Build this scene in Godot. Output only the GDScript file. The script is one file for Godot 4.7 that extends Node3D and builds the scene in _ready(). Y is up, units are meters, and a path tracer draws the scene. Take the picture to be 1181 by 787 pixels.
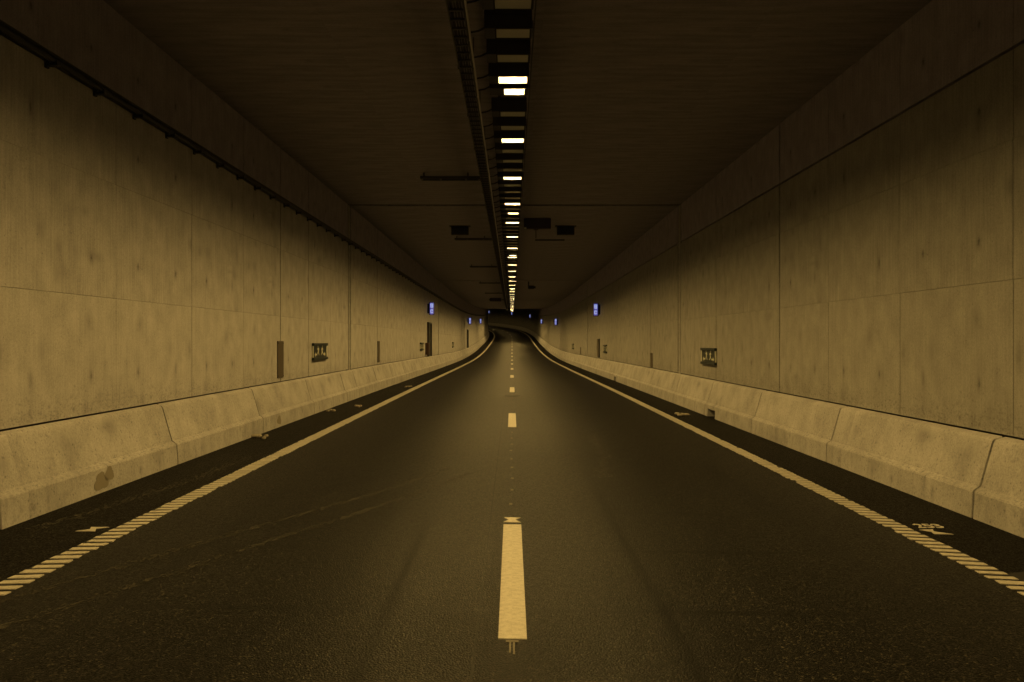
extends Node3D
# A two-lane concrete road tunnel at night, lit by one row of ceiling lamps.
# All cross-section numbers are metres measured from the eye: x to the right, y up from the eye, z ahead along the road.

const EYE := 1.56            # height of the eye above the road centre
const WALL_L := -4.35
const WALL_R := 4.47
const CEIL := 3.63
const LAMP_Y := 3.25         # underside of the lamp housings
const LAMP_Z := 11.87
const LAMP_STEP := 3.58
const JOINTS := [25.5, 56.4, 87.3, 118.2, 149.1, 180.0, 211.0, 242.0, 273.0, 304.0]
const BACK := -24.0
const FAR := 304.0
const PROFILE := [[-40, 1.56], [30, 1.56], [54, 1.60], [70, 1.607], [79, 1.585], [90, 1.489], [102.5, 1.314], [114.5, 1.08], [126.5, 0.77], [138.5, 0.46], [150.5, 0.12], [162.5, -0.29], [174.5, -0.77], [186.5, -1.27], [222, -2.85], [320, -7.2]]

var M := {}
var rng := RandomNumberGenerator.new()
var taken := {}

# ---------------------------------------------------------------- alignment
func lift(z: float) -> float:
	for i in range(1, PROFILE.size()):
		if z <= PROFILE[i][0]:
			var a: Array = PROFILE[i - 1]
			var b: Array = PROFILE[i]
			return EYE - lerpf(a[1], b[1], (z - a[0]) / (b[0] - a[0]))
	return EYE - PROFILE[-1][1]

func bend(z: float) -> float:
	return 0.0 if z < 153.0 else -1.05e-5 * pow(z - 153.0, 3)

func slope(z: float) -> float:
	return 0.0 if z < 153.0 else -3.15e-5 * pow(z - 153.0, 2)

func at(x: float, y: float, z: float) -> Vector3:
	var m := slope(z)
	var r := Vector3(1, 0, m).normalized()
	return Vector3(bend(z) + x * r.x, y + EYE + lift(z), -z + x * r.z)

func turn(z: float) -> float:      # rotation about y that follows the road
	return -atan(slope(z))

func road_y(x: float) -> float:
	return -EYE - 0.0118 * x

# ---------------------------------------------------------------- mesh helpers
func begin() -> SurfaceTool:
	var st := SurfaceTool.new()
	st.begin(Mesh.PRIMITIVE_TRIANGLES)
	return st

func tri(st: SurfaceTool, a: Vector3, b: Vector3, c: Vector3, n: Vector3, ua := Vector2.ZERO, ub := Vector2.ZERO, uc := Vector2.ZERO, va := Vector2.ZERO, vb := Vector2.ZERO, vc := Vector2.ZERO) -> void:
	var g := (a - c).cross(a - b)
	if g.length_squared() < 1e-14:
		return
	g = g.normalized()
	var p := [[a, ua, va], [b, ub, vb], [c, uc, vc]]
	if g.dot(n) < 0.0:
		p = [[a, ua, va], [c, uc, vc], [b, ub, vb]]
		g = -g
	for q in p:
		st.set_normal(g)
		st.set_uv(q[1])
		st.set_uv2(q[2])
		st.add_vertex(q[0])

func quad(st: SurfaceTool, a: Vector3, b: Vector3, c: Vector3, d: Vector3, n: Vector3, ua := Vector2.ZERO, ub := Vector2(1, 0), uc := Vector2(1, 1), ud := Vector2(0, 1), va := Vector2.ZERO, vb := Vector2.ZERO, vc := Vector2.ZERO, vd := Vector2.ZERO) -> void:
	tri(st, a, b, c, n, ua, ub, uc, va, vb, vc)
	tri(st, a, c, d, n, ua, uc, ud, va, vc, vd)

func box(st: SurfaceTool, c: Vector3, s: Vector3, ch := 0.0, xf := Transform3D.IDENTITY) -> void:
	# a box with chamfered edges
	var h := s * 0.5
	ch = minf(ch, minf(h.x, minf(h.y, h.z)) * 0.9)
	var k := Vector3(h.x - ch, h.y - ch, h.z - ch)
	for ax in 3:
		var u := (ax + 1) % 3
		var w := (ax + 2) % 3
		for sg in [-1.0, 1.0]:
			var n := Vector3.ZERO
			n[ax] = sg
			var q: Array[Vector3] = []
			for e in [[-1, -1], [1, -1], [1, 1], [-1, 1]]:
				var v := Vector3.ZERO
				v[ax] = h[ax] * sg
				v[u] = k[u] * e[0]
				v[w] = k[w] * e[1]
				q.append(xf * (c + v))
			quad(st, q[0], q[1], q[2], q[3], xf.basis * n, Vector2.ZERO, Vector2(s[u], 0), Vector2(s[u], s[w]), Vector2(0, s[w]))
		if ch > 0.0:
			for su in [-1.0, 1.0]:
				for sw in [-1.0, 1.0]:
					var a := Vector3.ZERO
					var b := Vector3.ZERO
					var n2 := Vector3.ZERO
					a[u] = h[u] * su
					a[w] = k[w] * sw
					b[u] = k[u] * su
					b[w] = h[w] * sw
					n2[u] = su
					n2[w] = sw
					var e1 := Vector3.ZERO
					e1[ax] = k[ax]
					quad(st, xf * (c + a - e1), xf * (c + a + e1), xf * (c + b + e1), xf * (c + b - e1), xf.basis * n2)
	if ch > 0.0:
		for sx in [-1.0, 1.0]:
			for sy in [-1.0, 1.0]:
				for sz in [-1.0, 1.0]:
					tri(st, xf * (c + Vector3(h.x * sx, k.y * sy, k.z * sz)), xf * (c + Vector3(k.x * sx, h.y * sy, k.z * sz)), xf * (c + Vector3(k.x * sx, k.y * sy, h.z * sz)), xf.basis * Vector3(sx, sy, sz))

func tube(st: SurfaceTool, pts: Array, r: float, n := 8) -> void:
	for i in range(pts.size() - 1):
		var a: Vector3 = pts[i]
		var b: Vector3 = pts[i + 1]
		var d := (b - a).normalized()
		var s := d.cross(Vector3.UP if absf(d.y) < 0.9 else Vector3.RIGHT).normalized()
		var t := s.cross(d)
		for k in n:
			var p := TAU * k / n
			var q := TAU * (k + 1) / n
			var o1 := (s * cos(p) + t * sin(p)) * r
			var o2 := (s * cos(q) + t * sin(q)) * r
			quad(st, a + o1, b + o1, b + o2, a + o2, o1 + o2)
			if i == 0:
				tri(st, a, a + o1, a + o2, -d)
			if i == pts.size() - 2:
				tri(st, b, b + o1, b + o2, d)

func prism(st: SurfaceTool, pts: PackedVector2Array, depth: float, xf: Transform3D) -> void:
	# a flat outline in the local xy plane, front at z = depth, back at z = 0
	var ix := Geometry2D.triangulate_polygon(pts)
	for i in range(0, ix.size(), 3):
		var a := pts[ix[i]]
		var b := pts[ix[i + 1]]
		var c := pts[ix[i + 2]]
		tri(st, xf * Vector3(a.x, a.y, depth), xf * Vector3(b.x, b.y, depth), xf * Vector3(c.x, c.y, depth), xf.basis.z)
		tri(st, xf * Vector3(a.x, a.y, 0), xf * Vector3(b.x, b.y, 0), xf * Vector3(c.x, c.y, 0), -xf.basis.z)
	var mid := Vector2.ZERO
	for p in pts:
		mid += p / pts.size()
	for i in pts.size():
		var a := pts[i]
		var b := pts[(i + 1) % pts.size()]
		var n := Vector2(b.y - a.y, a.x - b.x)
		if Geometry2D.is_polygon_clockwise(pts):
			n = -n
		quad(st, xf * Vector3(a.x, a.y, 0), xf * Vector3(b.x, b.y, 0), xf * Vector3(b.x, b.y, depth), xf * Vector3(a.x, a.y, depth), xf.basis * Vector3(n.x, n.y, 0))

func stations(z0: float, z1: float, step: float) -> Array:
	var out := [z0]
	var n := int(ceil((z1 - z0) / step))
	for i in range(1, n):
		out.append(z0 + (z1 - z0) * i / n)
	out.append(z1)
	return out

func sweep(st: SurfaceTool, prof: Array, zs: Array, uvs := Vector2(1, 1), caps := true, shrink := {}) -> void:
	# a closed outline (Vector2 x, y) carried along the road; uv is (z, length round the outline) in metres times uvs; uv2 is the place on the road
	var pp := PackedVector2Array(prof)
	var cw := Geometry2D.is_polygon_clockwise(pp)
	var mid := Vector2.ZERO
	for p in pp:
		mid += p / pp.size()
	var run := 0.0
	for i in pp.size():
		var p := pp[i]
		var q := pp[(i + 1) % pp.size()]
		var l := p.distance_to(q)
		var n2 := Vector2(q.y - p.y, p.x - q.x) * (-1.0 if cw else 1.0)
		for k in range(zs.size() - 1):
			var za: float = zs[k]
			var zb: float = zs[k + 1]
			var ka: float = shrink.get(k, 0.0)
			var kb: float = shrink.get(k + 1, 0.0)
			var pa := p.move_toward(mid, ka)
			var qa := q.move_toward(mid, ka)
			var pb := p.move_toward(mid, kb)
			var qb := q.move_toward(mid, kb)
			var n := Vector3(n2.x, n2.y, 0).rotated(Vector3.UP, turn(za))
			quad(st, at(pa.x, pa.y, za), at(pb.x, pb.y, zb), at(qb.x, qb.y, zb), at(qa.x, qa.y, za), n,
				Vector2(za, run) * uvs, Vector2(zb, run) * uvs, Vector2(zb, run + l) * uvs, Vector2(za, run + l) * uvs,
				Vector2((p.x + 4.3) / 8.6, za / 36.0), Vector2((p.x + 4.3) / 8.6, zb / 36.0), Vector2((q.x + 4.3) / 8.6, zb / 36.0), Vector2((q.x + 4.3) / 8.6, za / 36.0))
		run += l
	if caps:
		var ix := Geometry2D.triangulate_polygon(pp)
		for e in [0, zs.size() - 1]:
			var z: float = zs[e]
			var sh: float = shrink.get(e, 0.0)
			for i in range(0, ix.size(), 3):
				var a := pp[ix[i]].move_toward(mid, sh)
				var b := pp[ix[i + 1]].move_toward(mid, sh)
				var c := pp[ix[i + 2]].move_toward(mid, sh)
				tri(st, at(a.x, a.y, z), at(b.x, b.y, z), at(c.x, c.y, z), Vector3(0, 0, 1 if e == 0 else -1), a * uvs, b * uvs, c * uvs)

func rect(x0: float, x1: float, y0: float, y1: float) -> Array:
	return [Vector2(x0, y0), Vector2(x1, y0), Vector2(x1, y1), Vector2(x0, y1)]

# ---------------------------------------------------------------- scene helpers
func numbered(called: String) -> String:
	var n: int = taken.get(called, 0)
	taken[called] = n + 1
	return called if n == 0 else "%s_%03d" % [called, n]

func obj(called: String, st: SurfaceTool, mat: Material, parent: Node = null) -> MeshInstance3D:
	var o := MeshInstance3D.new()
	o.mesh = st.commit()
	o.material_override = mat
	return put(called, o, parent)

func put(called: String, o: Node3D, parent: Node = null) -> Node3D:
	if parent == null:
		o.name = numbered(called)
		add_child(o)
	else:
		o.name = called
		parent.add_child(o, true)
	return o

func thing(called: String, label: String, category: String, where := Vector3.ZERO, rot := 0.0, group := "") -> Node3D:
	var o := Node3D.new()
	put(called, o)
	o.position = where
	o.rotation.y = rot
	tag(o, label, category, group)
	return o

func tag(o: Node, label: String, category := "", group := "", kind := "") -> void:
	if label != "":
		o.set_meta("label", label)
	if category != "":
		o.set_meta("category", category)
	if group != "":
		o.set_meta("group", group)
	if kind != "":
		o.set_meta("kind", kind)

func structure(called: String, label: String) -> Node3D:
	var o := Node3D.new()
	put(called, o)
	tag(o, label, "", "", "structure")
	return o

func ordinal(n: int) -> String:
	var ones := ["", "first", "second", "third", "fourth", "fifth", "sixth", "seventh", "eighth", "ninth", "tenth", "eleventh", "twelfth", "thirteenth", "fourteenth", "fifteenth", "sixteenth", "seventeenth", "eighteenth", "nineteenth"]
	var tens := ["", "", "twenty", "thirty", "forty", "fifty", "sixty", "seventy", "eighty", "ninety"]
	var round_tens := ["", "", "twentieth", "thirtieth", "fortieth", "fiftieth", "sixtieth", "seventieth", "eightieth", "ninetieth"]
	if n < 20:
		return ones[n]
	return round_tens[n / 10] if n % 10 == 0 else tens[n / 10] + "-" + ones[n % 10]

# ---------------------------------------------------------------- textures
func noise(kind: int, freq: float, sd: int, oct := 3) -> FastNoiseLite:
	var n := FastNoiseLite.new()
	n.noise_type = kind
	n.frequency = freq
	n.seed = sd
	n.fractal_octaves = oct
	if oct <= 1:
		n.fractal_type = FastNoiseLite.FRACTAL_NONE
	return n

func field(n: FastNoiseLite, w: int, h: int, gw := 0, gh := 0) -> PackedByteArray:
	var im := n.get_image(gw if gw > 0 else w, gh if gh > 0 else h)
	im.convert(Image.FORMAT_L8)
	if im.get_width() != w or im.get_height() != h:
		im.resize(w, h, Image.INTERPOLATE_CUBIC)
	return im.get_data()

func stamp(a: PackedFloat32Array, w: int, h: int, cx: float, cy: float, rx: float, ry: float, depth: float, grain: PackedByteArray, rough := 0.6) -> void:
	for y in range(maxi(0, int(cy - ry * 2.2)), mini(h, int(cy + ry * 2.2) + 1)):
		for x in range(maxi(0, int(cx - rx * 2.2)), mini(w, int(cx + rx * 2.2) + 1)):
			var d := pow((x - cx) / rx, 2) + pow((y - cy) / ry, 2)
			var i := y * w + x
			a[i] *= 1.0 - depth * exp(-d) * (1.0 - rough + rough * 2.0 * grain[i] / 255.0)

func to_texture(w: int, h: int, bytes: PackedByteArray) -> ImageTexture:
	var im := Image.create_from_data(w, h, false, Image.FORMAT_RGB8, bytes)
	im.generate_mipmaps()
	return ImageTexture.create_from_image(im)

func lut(tint: Color) -> PackedByteArray:
	var out := PackedByteArray()
	out.resize(1024 * 3)
	for i in 1024:
		var v := i / 1023.0
		var c := Color(v * tint.r, v * tint.g, v * tint.b).linear_to_srgb()
		out[i * 3] = int(clampf(c.r, 0, 1) * 255.0)
		out[i * 3 + 1] = int(clampf(c.g, 0, 1) * 255.0)
		out[i * 3 + 2] = int(clampf(c.b, 0, 1) * 255.0)
	return out

# cast concrete: cloudy patches, runs left by water, pores, the stains round the tie holes and splash dirt along the foot
func concrete(sd: int, w: int, h: int, o: Dictionary) -> StandardMaterial3D:
	rng.seed = sd
	var cloud := field(noise(FastNoiseLite.TYPE_SIMPLEX, o.get("cloud", 0.0045), sd, 4), w, h)
	var mid := field(noise(FastNoiseLite.TYPE_SIMPLEX, 0.05, sd + 1, 3), w, h)
	var grain := field(noise(FastNoiseLite.TYPE_VALUE, 0.45, sd + 2, 2), w, h)
	var runs := field(noise(FastNoiseLite.TYPE_SIMPLEX, 0.045, sd + 3, 4), w, h, w, maxi(8, h / 24))
	var a := PackedFloat32Array()
	a.resize(w * h)
	a.fill(1.0)
	var hgt := PackedFloat32Array()
	for p in o.get("holes", []):
		var cx: float = p.x * w
		var cy: float = p.y * h
		if rng.randf() < 0.22:
			continue
		stamp(a, w, h, cx, cy + 6.0, rng.randf_range(14, 22), rng.randf_range(20, 36), rng.randf_range(0.16, 0.34), mid, 0.7)
		stamp(a, w, h, cx + rng.randf_range(-6, 6), cy + rng.randf_range(-30, 20), rng.randf_range(18, 34), rng.randf_range(30, 60), rng.randf_range(0.02, 0.12), grain, 1.0)
		if rng.randf() < 0.75:
			stamp(a, w, h, cx, cy, rng.randf_range(7, 10), rng.randf_range(9, 14), rng.randf_range(0.3, 0.55), mid, 0.4)
	for i in int(o.get("pores", 160)):
		var r := rng.randf_range(0.7, 1.3) if rng.randf() < 0.8 else rng.randf_range(1.3, 2.4)
		stamp(a, w, h, rng.randf() * w, rng.randf() * h, r, r * rng.randf_range(0.8, 1.3), rng.randf_range(0.3, 0.7), grain, 0.2)
	for i in int(o.get("flecks", 30)):          # patches of small dark flecks where the skin of the concrete is open
		var fx := rng.randf() * w
		var fy := rng.randf() * h
		var fr := rng.randf_range(12, 70)
		for k in 26:
			var r := rng.randf_range(0.8, 2.6)
			stamp(a, w, h, fx + rng.randfn(0, fr), fy + rng.randfn(0, fr * 0.8), r * rng.randf_range(0.8, 1.8), r, rng.randf_range(0.05, 0.26), grain, 0.7)
	for i in int(o.get("blots", 5)):
		stamp(a, w, h, rng.randf() * w, rng.randf() * h, rng.randf_range(10, 60), rng.randf_range(10, 50), rng.randf_range(0.07, 0.22), grain, 1.0)
	for i in int(o.get("drips", 6)):
		var x := rng.randf() * w
		var len := rng.randf_range(0.15, 0.6) * h
		stamp(a, w, h, x, rng.randf() * h, rng.randf_range(1.5, 6.0), len * 0.5, rng.randf_range(0.06, 0.2), runs, 0.6)
	if o.get("splash", false):
		for i in 900:
			var d := absf(rng.randfn(0.0, 0.09))
			var r := rng.randf_range(1.0, 4.0)
			stamp(a, w, h, rng.randf() * w, h * (1.0 - d) - 2.0, r * rng.randf_range(1.0, 2.5), r, rng.randf_range(0.05, 0.28), grain, 0.8)
	if o.get("ledge", false):                  # grit lying along the ledge of the barrier and streaks below it
		for i in 1100:
			var r := rng.randf_range(0.7, 2.2)
			stamp(a, w, h, rng.randf() * w, h * (0.315 + rng.randfn(0.0, 0.035)), r * rng.randf_range(1.0, 3.5), r * 0.8, rng.randf_range(0.03, 0.20), cloud, 0.9)
		for i in 26:
			stamp(a, w, h, rng.randf() * w, h * rng.randf_range(0.08, 0.28), rng.randf_range(3, 14), rng.randf_range(6, 26), rng.randf_range(0.05, 0.22), mid, 0.9)
	var base: float = o.get("base", 0.36)
	var l := lut(o.get("tint", Color(1.0, 0.97, 0.99)))
	var bytes := PackedByteArray()
	bytes.resize(w * h * 3)
	var rr: float = o.get("runs", 0.28)
	var rc: float = o.get("clouds", 0.34)
	for i in w * h:
		var v := base * a[i] * (1.0 + rc * (cloud[i] / 255.0 - 0.5) + rr * (runs[i] / 255.0 - 0.5) + 0.11 * (mid[i] / 255.0 - 0.5) + 0.44 * (grain[i] / 255.0 - 0.5))
		var k := clampi(int(v * 1023.0), 0, 1023) * 3
		bytes[i * 3] = l[k]
		bytes[i * 3 + 1] = l[k + 1]
		bytes[i * 3 + 2] = l[k + 2]
	var m := StandardMaterial3D.new()
	m.albedo_texture = to_texture(w, h, bytes)
	m.roughness = 0.86
	m.metallic_specular = 0.35
	var hi := Image.create_empty(w, h, false, Image.FORMAT_L8)
	var hb := PackedByteArray()
	hb.resize(w * h)
	for i in w * h:
		hb[i] = clampi(int(mid[i] * 0.16 + grain[i] * 0.30 + 110.0 * a[i]), 0, 255)
	hi = Image.create_from_data(w, h, false, Image.FORMAT_L8, hb)
	hi.convert(Image.FORMAT_RGBA8)
	hi.bump_map_to_normal_map(1.6)
	m.normal_enabled = true
	m.normal_texture = ImageTexture.create_from_image(hi)
	m.normal_scale = 0.35
	return m

func asphalt() -> StandardMaterial3D:
	var s := 1024
	var cell := noise(FastNoiseLite.TYPE_CELLULAR, 0.15, 71, 1)
	cell.cellular_return_type = FastNoiseLite.RETURN_CELL_VALUE
	cell.cellular_jitter = 1.0
	var im := cell.get_seamless_image(s, s)
	im.convert(Image.FORMAT_L8)
	var stone := im.get_data()
	var edge := noise(FastNoiseLite.TYPE_CELLULAR, 0.15, 71, 1)
	edge.cellular_return_type = FastNoiseLite.RETURN_DISTANCE
	edge.cellular_jitter = 1.0
	var ie := edge.get_seamless_image(s, s)
	ie.convert(Image.FORMAT_L8)
	var dist := ie.get_data()
	var im2 := noise(FastNoiseLite.TYPE_SIMPLEX, 0.012, 5, 3).get_seamless_image(s, s)
	im2.convert(Image.FORMAT_L8)
	var patch := im2.get_data()
	var l := lut(Color(1.0, 0.90, 0.72))
	var bytes := PackedByteArray()
	bytes.resize(s * s * 3)
	var hb := PackedByteArray()
	hb.resize(s * s)
	var rb := PackedByteArray()           # some stones are polished, the binder between them is rough
	rb.resize(s * s)
	for i in s * s:
		var v := stone[i] / 255.0
		var e := dist[i] / 255.0
		var p := 0.0006 + 0.055 * pow(v, 6.0) + (0.11 if v > 0.955 else 0.0)
		p *= (1.15 - 0.75 * e) * (0.8 + 0.4 * patch[i] / 255.0)
		var k := clampi(int(p * 1023.0), 0, 1023) * 3
		bytes[i * 3] = l[k]
		bytes[i * 3 + 1] = l[k + 1]
		bytes[i * 3 + 2] = l[k + 2]
		hb[i] = clampi(int(200.0 - 170.0 * e + 55.0 * v), 0, 255)
		rb[i] = clampi(int(150.0 + 105.0 * absf(2.0 * fposmod(v * 7.0, 1.0) - 1.0) + 70.0 * (e - 0.3)), 90, 255)
	var m := StandardMaterial3D.new()
	m.albedo_texture = to_texture(s, s, bytes)
	var hi := Image.create_from_data(s, s, false, Image.FORMAT_L8, hb)
	hi.convert(Image.FORMAT_RGBA8)
	hi.bump_map_to_normal_map(3.0)
	m.normal_enabled = true
	m.normal_texture = ImageTexture.create_from_image(hi)
	m.normal_scale = 0.95
	m.roughness = 0.50
	m.roughness_texture = ImageTexture.create_from_image(Image.create_from_data(s, s, false, Image.FORMAT_L8, rb))
	m.roughness_texture_channel = BaseMaterial3D.TEXTURE_CHANNEL_RED
	m.metallic_specular = 0.25
	# worn and dusty patches, rubbed wheel tracks and the two curved tyre rubs, once every 36 m of road
	var w := 768
	var h := 1536
	var big := field(noise(FastNoiseLite.TYPE_SIMPLEX, 0.008, 21, 4), w, h)
	var along := field(noise(FastNoiseLite.TYPE_SIMPLEX, 0.035, 22, 4), w, h, w, 40)
	var fine := field(noise(FastNoiseLite.TYPE_SIMPLEX, 0.12, 23, 3), w, h)
	var a := PackedFloat32Array()
	a.resize(w * h)
	a.fill(0.5)
	var cb := PackedByteArray()
	cb.resize(w * h * 3)
	for i in w * h:
		var v := a[i] * (1.0 + 0.7 * (big[i] / 255.0 - 0.5) + 0.6 * (along[i] / 255.0 - 0.5) + 0.2 * (fine[i] / 255.0 - 0.5))
		var b := int(clampf(pow(v, 1.0 / 2.2), 0, 1) * 255.0)
		cb[i * 3] = b
		cb[i * 3 + 1] = b
		cb[i * 3 + 2] = b
	m.detail_enabled = true
	m.detail_blend_mode = BaseMaterial3D.BLEND_MODE_MUL
	m.detail_uv_layer = BaseMaterial3D.DETAIL_UV_2
	m.detail_albedo = to_texture(w, h, cb)
	return m

func paint_material() -> StandardMaterial3D:
	var s := 512
	var fine := field(noise(FastNoiseLite.TYPE_VALUE, 0.3, 41, 2), s, s)
	var mid := field(noise(FastNoiseLite.TYPE_SIMPLEX, 0.02, 42, 4), s, s)
	var l := lut(Color(1.0, 0.94, 0.83))
	var b := PackedByteArray()
	b.resize(s * s * 3)
	for i in s * s:
		var v := 0.55 * (1.0 + 0.22 * (fine[i] / 255.0 - 0.5) + 0.34 * (mid[i] / 255.0 - 0.5))
		if fine[i] < 46:
			v *= 0.55
		var k := clampi(int(v * 1023.0), 0, 1023) * 3
		b[i * 3] = l[k]
		b[i * 3 + 1] = l[k + 1]
		b[i * 3 + 2] = l[k + 2]
	var m := StandardMaterial3D.new()
	m.albedo_texture = to_texture(s, s, b)
	m.uv1_triplanar = true
	m.uv1_world_triplanar = true
	m.uv1_scale = Vector3(1.4, 1.4, 1.4)
	m.roughness = 0.6
	m.metallic_specular = 0.4
	return m

func plain(col: Color, rough := 0.6, metal := 0.0, spec := 0.5) -> StandardMaterial3D:
	var m := StandardMaterial3D.new()
	m.albedo_color = col.linear_to_srgb()
	m.roughness = rough
	m.metallic = metal
	m.metallic_specular = spec
	return m

func glow(col: Color, power: float) -> StandardMaterial3D:
	var m := plain(Color(0.6, 0.6, 0.6), 0.4)
	m.emission_enabled = true
	m.emission = col
	m.emission_energy_multiplier = power
	return m

func materials() -> void:
	var holes := [Vector2(0.25, 0.68), Vector2(0.75, 0.68)]
	M.wall = []
	for i in 7:
		M.wall.append(concrete(100 + i * 17, 1024, 512, {"holes": holes, "pores": 180 + 60 * (i % 4), "blots": [3, 9, 5, 14, 7, 2, 11][i], "drips": [3, 9, 5, 2, 12, 6, 4][i], "runs": 0.22, "clouds": 0.24, "base": 0.42}))
	M.foot = []
	for i in 5:
		M.foot.append(concrete(300 + i * 13, 1024, 512, {"holes": holes, "pores": 320, "blots": 7, "drips": 3, "splash": true, "runs": 0.13, "clouds": 0.24, "base": 0.43}))
	for set_of in [M.wall, M.foot]:              # the right wall copies take a slightly darker, browner grey
		for i in set_of.size():
			var d: StandardMaterial3D = set_of[i].duplicate()
			d.albedo_color = Color(0.86, 0.86, 0.845)
			set_of.append(d)
	M.upper = []                                 # upper course: the shade above the lamp cut-off is put into the tint
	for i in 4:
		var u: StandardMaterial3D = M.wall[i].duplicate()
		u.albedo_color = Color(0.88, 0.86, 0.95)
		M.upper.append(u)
	M.barrier = []
	for i in 3:
		M.barrier.append(concrete(500 + i * 7, 1024, 256, {"ledge": true, "pores": 800, "blots": 9, "drips": 2, "base": 0.41, "runs": 0.08, "flecks": 60, "splash": false}))
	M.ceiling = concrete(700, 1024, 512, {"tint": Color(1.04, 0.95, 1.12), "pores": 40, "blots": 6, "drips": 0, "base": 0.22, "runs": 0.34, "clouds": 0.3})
	M.joint = plain(Color(0.09, 0.085, 0.075), 0.9)
	M.core = plain(Color(0.07, 0.065, 0.058), 0.9)
	M.seal = plain(Color(0.010, 0.0095, 0.009), 0.95, 0.0, 0.15)
	M.asphalt = asphalt()
	M.open_asphalt = M.asphalt.duplicate()      # outside the lines no wheel has polished the stones
	M.open_asphalt.roughness = 0.66
	M.open_asphalt.metallic_specular = 0.16
	M.paint = paint_material()
	M.housing = plain(Color(0.032, 0.029, 0.038), 0.6, 0.0, 0.35)
	M.bright = plain(Color(0.75, 0.74, 0.72), 0.5)
	M.matt = plain(Color(0.004, 0.004, 0.004), 1.0)
	M.matt.specular_mode = BaseMaterial3D.SPECULAR_DISABLED
	M.frame = plain(Color(0.02, 0.02, 0.022), 0.8, 0.0, 0.2)
	M.pane = plain(Color(0.34, 0.33, 0.31), 0.25)
	M.steel = plain(Color(0.20, 0.20, 0.21), 0.45, 0.6)
	M.dark_steel = plain(Color(0.035, 0.034, 0.036), 0.6)
	M.conduit = plain(Color(0.42, 0.40, 0.38), 0.4, 0.5)
	M.cable = plain(Color(0.012, 0.012, 0.013), 0.6)
	M.brown = plain(Color(0.075, 0.058, 0.042), 0.7)
	M.red = plain(Color(0.05, 0.022, 0.016), 0.6)
	M.board = plain(Color(0.016, 0.024, 0.028), 0.5)
	M.board_white = plain(Color(0.55, 0.55, 0.46), 0.6)
	M.black = plain(Color(0.010, 0.010, 0.013), 0.6)
	M.violet = plain(Color(0.040, 0.030, 0.060), 0.5)
	M.stain = plain(Color(0.23, 0.205, 0.165), 0.9)
	M.worn_paint = M.paint.duplicate()         # thinly sprayed, half rubbed off
	M.worn_paint.albedo_color = Color(0.62, 0.61, 0.58)
	M.dust = plain(Color(0.066, 0.060, 0.050), 0.7, 0.0, 0.35)
	M.tar = plain(Color(0.012, 0.011, 0.010), 0.7)
	M.litter = plain(Color(0.30, 0.27, 0.22), 0.9)
	M.lamp_glow = glow(Color(1.0, 0.84, 0.55), 9.0)
	M.lamp_pane = plain(Color(0.8, 0.78, 0.7), 0.0)
	M.lamp_pane.transparency = BaseMaterial3D.TRANSPARENCY_ALPHA
	M.lamp_pane.albedo_color.a = 0.3
	M.lamp_pane.emission_enabled = true
	M.lamp_pane.emission = Color(1.0, 0.90, 0.68)
	M.lamp_pane.emission_energy_multiplier = 5.0
	M.sign_blue = glow(Color(0.08, 0.13, 0.75), 0.42)
	M.sign_white = glow(Color(0.78, 0.84, 1.0), 0.85)

# ---------------------------------------------------------------- the setting
func build_road() -> void:
	var road := structure("road", "dark asphalt carriageway of two lanes running into the tunnel")
	var zs := stations(BACK, 20.0, 11.0)
	zs.append_array(stations(20.0, FAR, 4.0).slice(1))
	var cut := -0.19
	var base := 0.25
	for s in [[WALL_L - 0.02, -3.245, "shoulder"], [-3.242, cut - 0.004, "lane"], [cut + 0.004, 3.412, "lane"], [3.415, WALL_R + 0.02, "shoulder"]]:
		var st := begin()
		var x0: float = s[0]
		var x1: float = s[1]
		sweep(st, [Vector2(x0, road_y(x0) - base), Vector2(x1, road_y(x1) - base), Vector2(x1, road_y(x1)), Vector2(x0, road_y(x0))], zs, Vector2(1, 1), true)
		# the running surface reads its grain from the place on the road
		var mesh := st.commit()
		var d := mesh.surface_get_arrays(0)
		var v: PackedVector3Array = d[Mesh.ARRAY_VERTEX]
		var uv: PackedVector2Array = d[Mesh.ARRAY_TEX_UV]
		for i in v.size():
			uv[i] = Vector2(v[i].x, v[i].z) / 1.6
		d[Mesh.ARRAY_TEX_UV] = uv
		var am := ArrayMesh.new()
		am.add_surface_from_arrays(Mesh.PRIMITIVE_TRIANGLES, d)
		var o := MeshInstance3D.new()
		o.mesh = am
		o.material_override = M.asphalt if s[2] == "lane" else M.open_asphalt
		put(s[2], o, road)
	var st2 := begin()
	sweep(st2, rect(cut - 0.03, cut + 0.03, road_y(cut) - base, road_y(cut) - 0.003), zs)
	obj("joint_sealant", st2, M.tar, road)

func flat_quad(st: SurfaceTool, pts: Array, h := 0.004) -> void:
	# a painted patch: corners (x, z) on the road
	var p: Array[Vector3] = []
	var q: Array[Vector3] = []
	for e in pts:
		p.append(at(e[0], road_y(e[0]) + h, e[1]))
		q.append(at(e[0], road_y(e[0]) - 0.002, e[1]))
	quad(st, p[0], p[1], p[2], p[3], Vector3.UP)
	for i in 4:
		var j := (i + 1) % 4
		quad(st, p[i], p[j], q[j], q[i], (p[i] + p[j]) * 0.5 - (p[0] + p[2]) * 0.5)

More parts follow.
